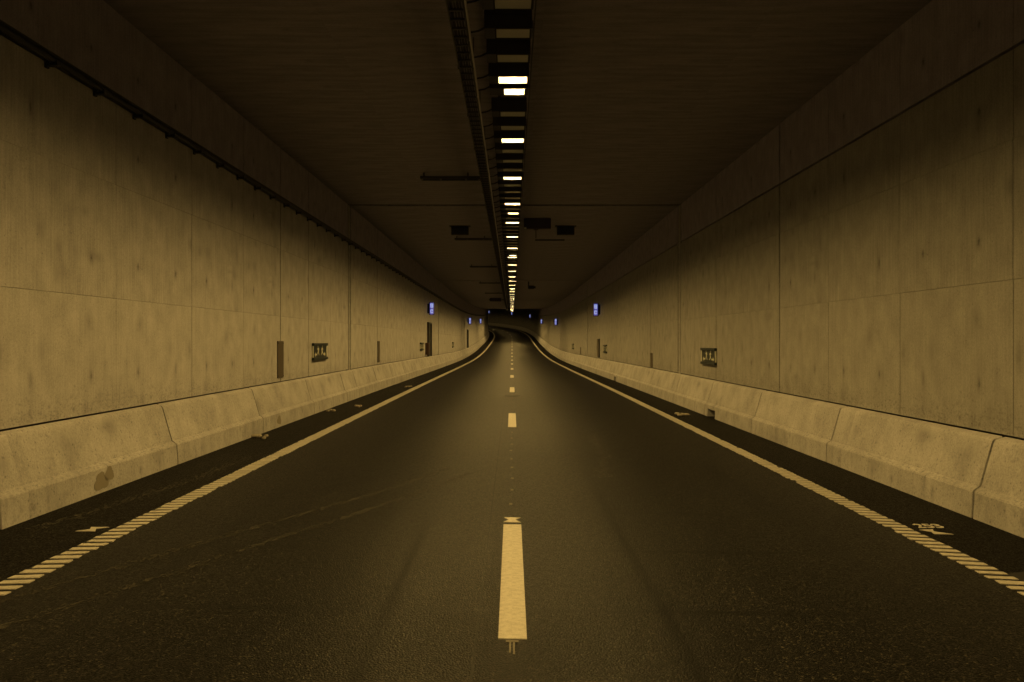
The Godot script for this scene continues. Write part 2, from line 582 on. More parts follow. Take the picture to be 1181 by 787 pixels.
func flat_shape(pts: PackedVector2Array, h: float, jag := 0.0) -> SurfaceTool:
	var st := begin()
	var ix := Geometry2D.triangulate_polygon(pts)
	for i in range(0, ix.size(), 3):
		var c: Array[Vector3] = []
		for k in 3:
			var p := pts[ix[i + k]]
			c.append(at(p.x, road_y(p.x) + h, p.y))
		tri(st, c[0], c[1], c[2], Vector3.UP)
	for i in pts.size():
		var a := pts[i]
		var b := pts[(i + 1) % pts.size()]
		quad(st, at(a.x, road_y(a.x) + h, a.y), at(b.x, road_y(b.x) + h, b.y), at(b.x, road_y(b.x) - 0.001, b.y), at(a.x, road_y(a.x) - 0.001, a.y), Vector3(a.y - b.y, 0, b.x - a.x))
	return st

func build_markings() -> void:
	rng.seed = 9
	# ribbed edge lines: slanted bars near the eye, closing up to one line with distance
	for side in [-1, 1]:
		var line := structure("edge_line", ["pale ribbed edge line beside the left barrier", "", "pale ribbed edge line beside the right barrier"][side + 1])
		var x0: float = (-3.13 if side < 0 else 3.30) - 0.09
		var x1: float = x0 + 0.18
		var z := 3.2
		var n := 0
		var rest := begin()
		while z < 75.0:
			var zi := 0.028 if side < 0 else 0.0      # the end nearer the lane lies farther ahead
			var zo := 0.0 if side < 0 else 0.028
			var t := 0.079 + rng.randf_range(-0.006, 0.006)
			var e := rng.randf_range(-0.006, 0.006)
			var st := begin() if n < 200 else rest
			var c := func(s: float) -> float: return rng.randf_range(-s, s)
			var chip := rng.randf_range(0.008, 0.025) if rng.randf() < 0.10 else 0.0
			var left: float = chip if rng.randf() < 0.5 else 0.0
			flat_quad(st, [[x0 + e + left + c.call(0.007), z + zo + c.call(0.005)], [x1 + e - chip + left + c.call(0.007), z + zi + c.call(0.005)], [x1 + e - chip + left + c.call(0.007), z + zi + t + c.call(0.005)], [x0 + e + left + c.call(0.007), z + zo + t + c.call(0.005)]], 0.006)
			if n < 200:
				obj("bar", st, M.paint, line)
			z += 0.138
			n += 1
		var o := obj("far_bars", rest, M.paint, line)
		tag(o, "", "", "", "stuff")
		var st2 := begin()
		var zs := stations(75.0, FAR, 3.0)
		for i in range(zs.size() - 1):
			flat_quad(st2, [[x0, zs[i]], [x1, zs[i]], [x1, zs[i + 1]], [x0, zs[i + 1]]], 0.005)
		obj("far_line", st2, M.paint, line)
	# dashes and the small setting-out dots between them
	var mid := structure("centre_line", "broken pale centre line between the two lanes")
	for k in 20:
		var z0: float = [4.98, 17.25][k] if k < 2 else 29.0 + 12.0 * (k - 2)
		var z1: float = [8.08, 20.5][k] if k < 2 else z0 + 3.1
		var st := begin()
		var zs := stations(z0, z1, 1.1)
		for i in range(zs.size() - 1):
			flat_quad(st, [[-0.072, zs[i]], [0.078, zs[i]], [0.078, zs[i + 1]], [-0.072, zs[i + 1]]], 0.006)
		obj("dash", st, M.paint, mid)
	for z in [9.12, 9.98, 10.83, 11.76, 12.6, 13.57, 14.4, 15.3, 16.3, 21.4, 22.3, 23.2, 24.1, 25.0, 25.9, 26.8, 27.7]:
		var st := begin()
		var x := -0.005 + rng.randf_range(-0.012, 0.012)
		flat_quad(st, [[x - 0.017 + rng.randf_range(-0.006, 0.006), z - 0.04], [x + 0.015 + rng.randf_range(-0.006, 0.006), z - 0.05], [x + 0.017, z + 0.04 + rng.randf_range(-0.015, 0.015)], [x - 0.014, z + 0.045]], 0.003)
		obj("dot", st, M.worn_paint, mid)
	# surveyor's spray marks
	var hg := flat_shape(PackedVector2Array([Vector2(-0.075, 8.19), Vector2(0.078, 8.19), Vector2(0.028, 8.30), Vector2(0.075, 8.41), Vector2(-0.07, 8.41), Vector2(-0.028, 8.30)]), 0.005)
	var o1 := obj("survey_mark", hg, M.paint)
	tag(o1, "hourglass shaped pale paint mark just beyond the nearest centre dash", "paint mark", "surveyors' paint marks")
	var bolt := flat_shape(PackedVector2Array([Vector2(-3.48, 7.60), Vector2(-3.40, 7.68), Vector2(-3.43, 7.765), Vector2(-3.285, 7.775), Vector2(-3.36, 7.70), Vector2(-3.325, 7.605)]), 0.005)
	tag(obj("survey_mark", bolt, M.paint), "zigzag pale paint mark between the left edge line and barrier", "paint mark", "surveyors' paint marks")
	var zig := flat_shape(PackedVector2Array([Vector2(3.45, 8.07), Vector2(3.57, 8.085), Vector2(3.54, 8.0), Vector2(3.655, 7.89), Vector2(3.50, 7.90), Vector2(3.515, 7.99)]), 0.005)
	tag(obj("survey_mark", zig, M.paint), "zigzag pale paint mark below the number by the right edge line", "paint mark", "surveyors' paint marks")
	var font := SystemFont.new()
	font.font_names = PackedStringArray(["Droid Sans"])
	font.font_weight = 700
	var tm := TextMesh.new()
	tm.text = "253"
	tm.font = font
	tm.font_size = 24
	tm.pixel_size = 0.0075
	tm.depth = 0.004
	var txt := MeshInstance3D.new()
	txt.mesh = tm
	txt.material_override = M.paint
	put("survey_number", txt)
	txt.position = at(3.60, road_y(3.60) + 0.004, 8.24)
	txt.rotation = Vector3(-PI / 2, 0, -0.0118)
	txt.scale = Vector3(0.80, 1.35, 1)
	tag(txt, "pale painted number beside the right edge line", "paint mark", "surveyors' paint marks")
	var drip := structure("paint_spill", "thin paint spill at the near end of the nearest centre dash")
	for p in [[-0.010, 4.76, 0.004, 0.20], [0.010, 4.74, 0.004, 0.22], [0.0, 4.93, 0.032, 0.03]]:
		var st := begin()
		flat_quad(st, [[p[0] - p[2], p[1]], [p[0] + p[2], p[1]], [p[0] + p[2] * 1.1, p[1] + p[3]], [p[0] - p[2], p[1] + p[3]]], 0.004)
		obj("drip", st, M.worn_paint, drip)
	# dusty tyre rubs: broken, ragged streaks that swing in from the left edge
	var rubs := [[[-3.3, 5.0], [-2.99, 5.6], [-2.84, 6.0], [-2.45, 7.0], [-2.2, 7.64], [-1.73, 8.8], [-1.2, 10.2], [-0.8, 11.6]], [[-2.75, 5.0], [-2.5, 5.7], [-2.1, 6.64], [-1.85, 7.4], [-1.4, 8.5], [-0.9, 9.9], [-0.5, 11.2]], [[-3.86, 7.6], [-3.66, 9.0], [-3.5, 10.6], [-3.45, 12.5]], [[1.05, 11.0], [1.25, 13.0], [1.35, 16.0]]]
	var rub_label := ["long pale tyre rub curving in from the left edge line, outer of the pair", "long pale tyre rub curving in from the left edge line, inner of the pair", "short pale scuff between the left edge line and barrier", "faint pale scuff on the right lane beside the centre dots"]
	for n in rubs.size():
		var rub: Array = rubs[n]
		var st := begin()
		for i in range(rub.size() - 1):
			var a := Vector2(rub[i][0], rub[i][1])
			var b := Vector2(rub[i + 1][0], rub[i + 1][1])
			var d := (b - a).normalized()
			var s := Vector2(d.y, -d.x)
			for k in int(a.distance_to(b) * 70.0):
				var p := a.lerp(b, rng.randf()) + s * rng.randfn(0.0, 0.028 if n < 2 else 0.05)
				var l := d * rng.randf_range(0.006, 0.035)
				var w := s * rng.randf_range(0.0015, 0.006)
				flat_quad(st, [[p.x - l.x - w.x, p.y - l.y - w.y], [p.x - l.x + w.x, p.y - l.y + w.y], [p.x + l.x + w.x * 0.6, p.y + l.y + w.y * 0.6], [p.x + l.x - w.x * 0.6, p.y + l.y - w.y * 0.6]], 0.0015 + 0.00002 * (k % 40))
		var ro := obj("tyre_rub", st, M.dust)
		tag(ro, rub_label[n], "tyre mark", "tyre rubs on the asphalt")
		ro.set_meta("kind", "stuff")
	# tar patches
	for p in [[0.0, 27.2, 0.22, 0.5, "dark tar smear before the third centre dash"], [3.75, 6.35, 0.5, 0.3, "dark damp smear on the asphalt beside the right edge line"]]:
		var pts := PackedVector2Array()
		for k in 18:
			var a := TAU * k / 18.0
			var r := 1.0 + rng.randf_range(-0.12, 0.1)
			pts.append(Vector2(p[0] + cos(a) * p[2] * r, p[1] + sin(a) * p[3] * r))
		tag(obj("tar_patch", flat_shape(pts, 0.0025), M.tar), p[4], "tar patch")

func panel_mesh(w: float, h: float, flip: bool, upside := 0.0) -> ArrayMesh:
	# face at local x = 0 looking to +x, y from 0 to h, z across
	var st := begin()
	var b := 0.0015
	var t := 0.05
	var k := w * 0.5
	var f := [Vector3(0, b, -k + b), Vector3(0, b, k - b), Vector3(0, h - b, k - b), Vector3(0, h - b, -k + b)]
	var e := [Vector3(-b, 0, -k), Vector3(-b, 0, k), Vector3(-b, h, k), Vector3(-b, h, -k)]
	var uv: Array[Vector2] = []
	for q in [[0, 0], [1, 0], [1, 1], [0, 1]]:
		var u: float = (1.0 - q[0]) if flip else float(q[0])
		uv.append(Vector2(u * 0.992 + 0.004, 1.0 - q[1] * minf(h, 1.25) / 1.25 - upside))
	quad(st, f[0], f[1], f[2], f[3], Vector3.RIGHT, uv[0], uv[1], uv[2], uv[3])
	var mid := Vector3(0, h * 0.5, 0)
	for i in 4:
		var j := (i + 1) % 4
		var out: Vector3 = (e[i] + e[j]) * 0.5 - mid
		out.x = 0
		quad(st, f[i], f[j], e[j], e[i], out.normalized() + Vector3.RIGHT, uv[i], uv[j], uv[j], uv[i])
		quad(st, e[i], e[j], e[j] - Vector3(t, 0, 0), e[i] - Vector3(t, 0, 0), out, uv[i], uv[j], uv[j], uv[i])
	return st.commit()

func build_walls() -> void:
	for side in [-1, 1]:
		rng.seed = 40 + side
		var wall := structure("wall_left" if side < 0 else "wall_right", "cast concrete tunnel wall on the left, in big formwork panels" if side < 0 else "cast concrete tunnel wall on the right, in big formwork panels")
		var x: float = WALL_L if side < 0 else WALL_R
		var back: float = x + 0.052 * side
		var zs := stations(BACK, 20.0, 11.0)
		zs.append_array(stations(20.0, FAR, 4.0).slice(1))
		var st := begin()
		sweep(st, rect(back, back + 0.35 * side, -2.2, CEIL + 0.4), zs)
		obj("core", st, M.core, wall)
		var g: float = 0.465 if side < 0 else 0.55
		var low := road_y(4.085 * side if side < 0 else 4.175) + 0.742 + 0.015
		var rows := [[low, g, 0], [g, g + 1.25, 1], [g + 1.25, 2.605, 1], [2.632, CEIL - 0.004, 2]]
		var cache := {}
		var edges := []          # [z0, z1, part or far]
		# spans between the expansion joints
		var first: Array = [25.35]
		if side < 0:
			for i in 12:
				first.push_front(25.35 - 2.48 * (i + 1))
		else:
			for q in [23.38, 20.9, 18.42, 15.94, 13.46, 10.98, 8.5, 6.02, 3.54, 1.06, -1.42, -3.9]:
				first.push_front(q)
		while first[0] > BACK:
			first.push_front(first[0] - 2.48)
		for i in range(first.size() - 1):
			var strong := absf(first[i + 1] - (20.39 if side < 0 else 15.94)) < 0.1 or absf(first[i + 1] - (17.91 if side < 0 else 20.9)) < 0.1
			edges.append([first[i], first[i + 1] - (0.08 if i == first.size() - 2 else 0.0), 0.05 if strong else 0.012])
		for j in range(JOINTS.size() - 1):
			var a: float = JOINTS[j] + 0.2
			var n := 12
			var w: float = (JOINTS[j + 1] - 0.22 - a) / n
			for i in n:
				edges.append([a + w * i, a + w * (i + 1), 0.06 if i % 4 == 1 else 0.02])
		var far := {}
		for e in edges:
			var z0: float = e[0]
			var z1: float = e[1]
			var zc: float = (z0 + z1) * 0.5 - (0.5 * (e[2] - 0.012) if e.size() > 2 else 0.0)
			for r in rows:
				var gap: float = e[2] if e.size() > 2 else 0.012
				var w := snappedf(z1 - z0 - gap, 0.002)
				var h: float = r[1] - r[0] - 0.0025
				var flip := rng.randf() < 0.5
				var key := "%.2f %.3f %s" % [w, h, flip]
				if not cache.has(key):
					cache[key] = panel_mesh(w, h, flip)
				var kind := rng.randi() % 35
				var mat: Material = M.foot[kind % 5 + (5 if side > 0 else 0)] if r[2] == 0 else M.wall[kind % 7 + (7 if side > 0 else 0)]
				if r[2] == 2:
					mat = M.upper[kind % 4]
				var basis := Basis(Vector3.UP, turn(zc) + (0.0 if side < 0 else PI))
				var proud := rng.randf_range(0.0, 0.0035)
				var pos := at(x - proud * side, r[0] + 0.00125, zc)
				if z0 > -2.0 and z1 < 57.0:
					var o := MeshInstance3D.new()
					o.mesh = cache[key]
					o.material_override = mat
					o.transform = Transform3D(basis, pos)
					put("panel", o, wall)
				else:
					var seg := 0
					while seg < JOINTS.size() and zc > JOINTS[seg]:
						seg += 1
					var fk := [seg, mat]
					if not far.has(fk):
						far[fk] = begin()
					far[fk].append_from(cache[key], 0, Transform3D(basis, pos))
		for fk in far:
			tag(obj("far_panels", far[fk], fk[1], wall), "", "", "", "stuff")
		for j in JOINTS:
			if j > 300.0:
				continue
			var sj := begin()
			var xf := Transform3D(Basis(Vector3.UP, turn(j)), at(x + 0.016 * side, 0, j))
			box(sj, Vector3(0, (CEIL - 1.0) * 0.5, 0), Vector3(0.03, CEIL + 1.0, 0.14), 0.006, xf)
			obj("joint_cover", sj, M.barrier[0], wall)
			var sd := begin()
			box(sd, Vector3(0.025 * side, (CEIL - 1.0) * 0.5, 0), Vector3(0.016, CEIL + 1.0, 0.43), 0.0, xf)
			obj("joint_sealant", sd, M.seal, wall)

func build_ceiling() -> void:
	var top := structure("ceiling", "dim flat concrete tunnel ceiling in long cast bays")
	var ends := [BACK]
	ends.append_array(JOINTS)
	for i in range(ends.size() - 1):
		var a: float = ends[i] + 0.13
		var b: float = ends[i + 1] - 0.13
		var st := begin()
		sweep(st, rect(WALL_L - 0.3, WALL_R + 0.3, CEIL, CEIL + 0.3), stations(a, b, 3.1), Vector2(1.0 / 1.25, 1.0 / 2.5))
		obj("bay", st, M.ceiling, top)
		if i > 0:
			var sg := begin()
			sweep(sg, rect(WALL_L - 0.3, WALL_R + 0.3, CEIL + 0.025, CEIL + 0.29), [ends[i] - 0.125, ends[i] + 0.125])
			obj("joint_sealant", sg, M.seal, top)
	var zs := stations(BACK, 20.0, 11.0)
	zs.append_array(stations(20.0, FAR, 4.0).slice(1))
	var st2 := begin()
	sweep(st2, rect(WALL_L - 0.4, WALL_R + 0.4, CEIL + 0.302, CEIL + 0.7), zs)
	obj("roof_slab", st2, M.core, top)

func barrier_profile(side: int, notch := 0.0) -> Array:
	var f := 4.085 if side < 0 else 4.175       # face of the foot at the road
	var w := (absf(WALL_L) if side < 0 else WALL_R) - 0.004
	var ry := road_y(f * side)
	var p := []
	if notch > 0.0:
		p = [Vector2(f + 0.2, ry - 0.05), Vector2(f + 0.2, ry + notch), Vector2(f + 0.011, ry + notch)]
	else:
		p = [Vector2(f, ry - 0.05)]
	p.append_array([Vector2(f + 0.014, ry + 0.235), Vector2(f + 0.022, ry + 0.250), Vector2(f + 0.075, ry + 0.285), Vector2(f + 0.19, ry + 0.685), Vector2(f + 0.20, ry + 0.708), Vector2(f + 0.215, ry + 0.722), Vector2(w, ry + 0.742), Vector2(w, ry - 0.05)])
	var out := []
	for q in p:
		out.append(Vector2(q.x * side, q.y))
	return out

func build_barriers() -> void:
	for side in [-1, 1]:
		rng.seed = 60 + side
		var bar := thing("concrete_barrier", "low pale concrete safety barrier along the left wall" if side < 0 else "low pale concrete safety barrier along the right wall, with drain openings", "barrier", Vector3.ZERO, 0.0, "concrete barriers along the walls")
		var cuts := []
		if side < 0:
			cuts = [-20.6, -16.56, -12.52, -8.48, -4.44, -0.4, 3.6, 7.64, 11.68, 15.72, 19.76, 23.75, 25.6]
		else:
			cuts = [-19.6, -15.56, -11.52, -7.48, -3.44, 0.6, 4.64, 8.67, 12.7, 16.7, 20.72, 24.76, 25.45]
		for j in range(JOINTS.size() - 1):
			var a: float = JOINTS[j] + 0.0
			var n := 8 if j < 2 else 1
			for i in range(1, n + 1):
				cuts.append(a + (JOINTS[j + 1] - a) * i / n)
		var drains := [20.02, 38.75, 57.8, 76.6] if side > 0 else []
		for i in range(cuts.size() - 1):
			var gap := 0.034 if i % 2 == 0 else 0.026
			if side > 0 and absf(cuts[i + 1] - 8.67) < 0.1:
				gap = 0.03
			var a: float = cuts[i] + 0.006
			var b: float = cuts[i + 1] - gap
			var spans := [[a, b, 0.0]]
			for d in drains:
				if d > a + 0.5 and d < b - 0.5:
					spans = [[a, d - 0.37, 0.0], [d - 0.37, d + 0.37, 0.165], [d + 0.37, b, 0.0]]
			var st := begin()
			for s in spans:
				var zs: Array = [s[0]]
				var shrink := {}
				if s[0] == a:
					zs.append(a + 0.012)
					shrink[0] = 0.008
				if s[1] - s[0] > 6.0:
					zs.append_array(stations(s[0] + 0.012, s[1], 3.0).slice(1, -1))
				if s[1] == b:
					zs.append(b - 0.012)
				zs.append(s[1])
				if s[1] == b:
					shrink[zs.size() - 1] = 0.008
				sweep(st, barrier_profile(side, s[2]), zs, Vector2(1.0 / 4.04, 1.0 / 1.05), true, shrink)
			var o := obj("segment", st, M.barrier[i % 3], bar)
			if side < 0 and i == 7:
				stain(o, side, 9.33, 9.66, 0.02, 0.20)
				stain(o, side, 9.58, 9.80, 0.09, 0.235)
			if side < 0 and i == 9:
				stain(o, side, 16.6, 16.9, 0.04, 0.20)
	# silt and pebbles washed out of the first drain, and litter against the left barrier
	var bits := [[-3.95, 14.9, 0.12, "flattened pale scrap of litter in the gutter, nearest the camera"], [-3.92, 20.6, 0.10, "small pale scrap of litter in the gutter below the running-figure board"], [-3.55, 21.9, 0.09, "small pale stone near the left edge line"], [3.62, 20.6, 0.16, "pale clod of silt washed out beside the right edge line"], [-3.45, 31.5, 0.10, "tiny pale scrap far along the left gutter"]]
	for p in bits:
		var st := begin()
		rng.seed = int(p[1] * 10)
		for k in 5:
			var dx: float = rng.randf_range(-1.0, 1.0) * p[2]
			var dz: float = rng.randf_range(-2.0, 2.0) * p[2]
			var s: float = p[2] * rng.randf_range(0.3, 0.9)
			box(st, Vector3(p[0] + dx, road_y(p[0] + dx) + EYE + lift(p[1]) + 0.012 + s * 0.1, -p[1] + dz), Vector3(s, 0.03 + s * 0.2, s * 1.6), s * 0.2)
		tag(obj("litter", st, M.litter), p[3], "litter", "litter in the gutters")

func stain(parent: Node, side: int, z0: float, z1: float, y0: float, y1: float) -> void:
	var f := 4.085
	var pts := PackedVector2Array()
	for k in 22:
		var a := TAU * k / 22.0
		var r := 1.0 + rng.randf_range(-0.10, 0.08) + 0.16 * sin(a * 3.0 + z0)
		pts.append(Vector2(lerpf(z0, z1, 0.5 + 0.5 * cos(a) * r), lerpf(y0, y1, 0.5 + 0.48 * sin(a) * r)))
	var st := begin()
	var ix := Geometry2D.triangulate_polygon(pts)
	for i in range(0, ix.size(), 3):
		var c: Array[Vector3] = []
		for k in 3:
			var p := pts[ix[i + k]]
			c.append(at((f + 0.056 * p.y - 0.0012) * side, road_y(f * side) + p.y, p.x))
		tri(st, c[0], c[1], c[2], Vector3(-side, 0, 0))
	obj("stain", st, M.stain, parent)

# ---------------------------------------------------------------- lamps
func make_lamp(lit: bool, narrow: bool) -> Node3D:
	# origin on the ceiling row at the underside of the housing; the box reaches from x -0.29 to +0.21
	var o := Node3D.new()
	var x0 := -0.29
	var x1 := 0.21
	var zl := 0.17
	var top := 0.20
	var ax0 := -0.165            # the lamp opening
	var ax1 := 0.185
	var az := 0.145
	if narrow:
		ax0 = -0.10
		ax1 = 0.16
	var deep := 0.142
	var st := begin()
	box(st, Vector3((x0 + x1) * 0.5, (deep + top) * 0.5, 0), Vector3(x1 - x0, top - deep, zl * 2), 0.008)
	box(st, Vector3((x0 + ax0) * 0.5, deep * 0.5, 0), Vector3(ax0 - x0, deep, zl * 2), 0.003)
	box(st, Vector3((x1 + ax1) * 0.5, deep * 0.5, 0), Vector3(x1 - ax1, deep, zl * 2), 0.003)
	for s in [-1.0, 1.0]:
		box(st, Vector3((ax0 + ax1) * 0.5, deep * 0.5, s * (zl + az) * 0.5), Vector3(ax1 - ax0, deep, zl - az), 0.003)
	obj("housing", st, M.housing, o)
	var stf := begin()
	for s in [-1.0, 1.0]:
		box(stf, Vector3((ax0 + ax1) * 0.5, -0.001, s * (az + 0.009)), Vector3(ax1 - ax0 + 0.03, 0.003, 0.014), 0.001)
		box(stf, Vector3((ax0 + ax1) * 0.5 + s * ((ax1 - ax0) * 0.5 + 0.008), -0.001, 0), Vector3(0.012, 0.003, az * 2 - 0.002), 0.001)
	obj("frame", stf, M.frame, o)
	var sp := begin()
	box(sp, Vector3((ax0 + ax1) * 0.5, 0.004, 0), Vector3(ax1 - ax0 - 0.002, 0.004, az * 2 - 0.002))
	obj("glass", sp, M.lamp_pane if lit else M.pane, o)
	if lit:
		# a bulb lying along the road, with a bright plate behind it on the side away from the cable tray
		var c := 0.02
		var bulb := CapsuleMesh.new()
		bulb.radius = 0.047
		bulb.height = 0.19
		bulb.radial_segments = 12
		bulb.rings = 4
		var mb := MeshInstance3D.new()
		mb.mesh = bulb
		mb.material_override = M.lamp_glow
		mb.position = Vector3(c, 0.086, 0)
		mb.rotation.x = PI / 2
		put("bulb", mb, o)
		var sr := begin()
		box(sr, Vector3(0, 0, 0), Vector3(0.004, 0.115, az * 2 - 0.012), 0.001, Transform3D(Basis(Vector3.BACK, 0.2), Vector3(ax1 - 0.018, 0.070, 0)))
		obj("reflector", sr, M.bright, o)
		for s in [-1.0, 1.0]:                    # black liner plates added at both ends to cut bounced light inside the lamp
			var sl := begin()
			box(sl, Vector3((ax0 + ax1) * 0.5 - 0.012, 0.073, s * (az - 0.004)), Vector3(ax1 - ax0 - 0.03, 0.125, 0.004))
			obj("added_end_liner", sl, M.matt, o)
		var l := OmniLight3D.new()
		l.name = "lamp_light"
		l.light_size = 0.047
		l.light_color = LIGHT_COLOR
		l.light_energy = LIGHT_ENERGY * (0.5 if narrow else 1.0)
		l.omni_range = 60.0
		l.omni_attenuation = 2.0
		l.shadow_enabled = true
		l.position = mb.position
		o.add_child(l)
	for sx in [-0.18, 0.18]:
		var sh := begin()
		box(sh, Vector3(sx, top + 0.006, 0), Vector3(0.05, 0.012, 0.28), 0.002)
		obj("clamp", sh, M.steel, o)
	var sa := begin()
	tube(sa, [Vector3(x0 + 0.01, 0.10, -0.1), Vector3(-0.36, 0.06, -0.1), Vector3(-0.44, 0.045, -0.1)], 0.011, 6)
	obj("feed_cable", sa, M.cable, o)
	return o

var LIGHT_COLOR := Color(1.0, 0.82, 0.455)
var LIGHT_ENERGY := 20.2

func build_lamps() -> void:
	var lit := make_lamp(true, false)
	var dark := make_lamp(false, false)
	var emergency := make_lamp(true, true)
	var spare: Array[float] = []
	for k in 12:
		spare.append(12.43 + 11.85 * k)
	var last := 39
	for n in range(-9, last):
		var zc := LAMP_Z + LAMP_STEP * n
		var nth := n + 1
		var o := lit.duplicate()
		put("tunnel_lamp", o)
		o.position = at(0, LAMP_Y, zc)
		o.rotation.y = turn(zc)
		tag(o, ("glowing ceiling lamp, %s lit full-width one from the near end of the row" % ordinal(nth)) if n >= 0 else ("glowing ceiling lamp overhead, %s before the first lit lamp in view" % ordinal(-n)), "lamp", "lit lamps in the ceiling row")
		if n < -1 or n > 20:
			continue
		for s in range(1, 4):
			var z := zc + LAMP_STEP * 0.25 * s
			var hit := false
			for e in spare:
				hit = hit or absf(e - z) < 0.42
			if hit:
				continue
			var d := dark.duplicate()
			put("unlit_lamp", d)
			d.position = at(0, LAMP_Y, z)
			tag(d, ("dark unlit ceiling lamp, %s in the gap after the %s lit lamp" % [ordinal(s), ordinal(nth)]) if n >= 0 else ("dark unlit ceiling lamp, %s of those before the first lit lamp" % ordinal(s)), "lamp", "unlit lamps in the ceiling row")
	for k in spare.size():
		var e := emergency.duplicate()
		put("emergency_lamp", e)
		e.position = at(0, LAMP_Y, spare[k])
		e.rotation.y = turn(spare[k])
		tag(e, "narrower glowing emergency lamp, %s of its kind along the ceiling row" % ordinal(k + 1), "lamp", "emergency lamps in the ceiling row")
	# weak lamps added past the bright row, to give the bend its dim light
	var low := make_lamp(true, true)
	low.get_node("lamp_light").light_energy = LIGHT_ENERGY * 0.15
	for k in 15:
		var z := 153.5 + LAMP_STEP * 2.0 * k
		var d := low.duplicate()
		d.get_node("lamp_light").light_energy = LIGHT_ENERGY * ([0.6, 0.4, 0.26][k] if k < 3 else 0.18)
		put("added_dim_lamp", d)
		d.position = at(0, LAMP_Y, z)
		d.rotation.y = turn(z)
		tag(d, "added dim ceiling lamp in the bend, %s beyond the bright row" % ordinal(k + 1), "lamp", "added dim lamps in the bend")
	low.free()
	lit.free()
	dark.free()
	emergency.free()
	# the two rails that carry the lamps
	for s in [-1, 1]:
		var x := -0.18 if s < 0 else 0.18
		var r := thing("mounting_rail", "thin steel rail above the lamps, on the cable tray side" if s < 0 else "thin steel rail above the lamps, on the side away from the cable tray", "rail", Vector3.ZERO, 0.0, "rails that carry the lamps")
		var st := begin()
		var y := LAMP_Y + 0.212
		sweep(st, rect(x - 0.02, x + 0.02, y, y + 0.035), rail_stations())
		obj("bar", st, M.dark_steel, r)
		for k in 60:
			var z := -6.0 + 2.4 * k
			var sr := begin()
			box(sr, at(x, (y + 0.035 + CEIL) * 0.5, z), Vector3(0.016, CEIL - y - 0.035, 0.016))
			obj("hanger", sr, M.dark_steel, r)
	# thin line along the outer side of the lamps
	var wire := begin()
	var pts := []
	for z in rail_stations():
		pts.append(at(0.235, LAMP_Y + 0.10, z))
	tube(wire, pts, 0.008, 6)
	var wt := thing("supply_cable", "thin dark cable strung along the outer side of the lamps", "cable")
	obj("cable", wire, M.cable, wt)
	for k in 60:
		var z := -6.0 + 2.4 * k
		var sw := begin()
		box(sw, at(0.235, (LAMP_Y + 0.11 + CEIL) * 0.5, z), Vector3(0.008, CEIL - LAMP_Y - 0.11, 0.008))
		obj("drop", sw, M.cable, wt)

func rail_stations() -> Array:
	var zs := stations(-12.0, 30.0, 14.0)
	zs.append_array(stations(30.0, 240.0, 4.0).slice(1))
	return zs

func build_tray() -> void:
	var t := thing("cable_tray", "dark ladder cable tray hung under the ceiling beside the lamps", "cable tray")
	var xa := -0.630
	var xb := -0.475
	var y := LAMP_Y
	for x in [xa, xb]:
		var st := begin()
		sweep(st, rect(x - 0.006, x + 0.006, y, y + 0.07), rail_stations())
		obj("side_rail", st, M.dark_steel, t)
	var rest := begin()
	for k in 560:
		var z := -6.0 + 0.28 * k
		var st := begin() if k < 190 else rest
		box(st, at((xa + xb) * 0.5, y + 0.014, z), Vector3(xb - xa - 0.012, 0.02, 0.03))
		if k < 190:
			obj("rung", st, M.dark_steel, t)
	tag(obj("far_rungs", rest, M.dark_steel, t), "", "", "", "stuff")
	rng.seed = 5
	for c in [[-0.60, 0.016], [-0.565, 0.011], [-0.535, 0.014], [-0.505, 0.010]]:
		var st := begin()
		var pts := []
		for z in rail_stations():
			pts.append(at(c[0], y + 0.025 + c[1], z))
		tube(st, pts, c[1], 6)
		obj("cable", st, M.cable, t)
	for k in 60:
		var z := -5.4 + 2.4 * k
		for x in [xa - 0.012, xb + 0.012]:
			var st := begin()
			box(st, at(x, (y + CEIL) * 0.5, z), Vector3(0.012, CEIL - y, 0.02))
			obj("hanger", st, M.dark_steel, t)
	var cn := thing("conduit", "thin bright steel conduit running along the cable tray", "conduit")
	var sc := begin()
	var pp := []
	for z in rail_stations():
		pp.append(at(-0.449, y + 0.015, z))
	tube(sc, pp, 0.011, 8)
	obj("pipe", sc, M.conduit, cn)
	for k in 40:
		var z := -4.0 + 2.4 * k
		var st := begin()
		box(st, at(-0.455, y + 0.028, z), Vector3(0.03, 0.008, 0.03), 0.001)
		obj("clip", st, M.conduit, cn)

func build_wall_cable() -> void:
	var t := thing("wall_cable", "thick black cable on brackets along the top of the left wall", "cable")
	var zs := stations(-8.0, 60.0, 1.03)
	zs.append_array(stations(60.0, 230.0, 3.0).slice(1))
	for c in [[2.62, 0.032, 0.075], [2.69, 0.014, 0.045]]:
		var st := begin()
		var pts := []
		for i in zs.size():
			var z: float = zs[i]
			pts.append(at(WALL_L + c[2], c[0], z))
		tube(st, pts, c[1], 8)
		obj("cable", st, M.cable, t)
	for k in 150:
		var z := -4.5 + 1.03 * k
		var st := begin()
		var xf := Transform3D(Basis.IDENTITY, at(WALL_L, 2.62, z))
		box(st, Vector3(0.012, 0.0, 0), Vector3(0.024, 0.15, 0.06), 0.003, xf)
		box(st, Vector3(0.06, -0.045, 0), Vector3(0.11, 0.025, 0.06), 0.003, xf)
		box(st, Vector3(0.115, -0.03, 0), Vector3(0.012, 0.05, 0.06), 0.003, xf)
		obj("bracket", st, M.dark_steel, t)

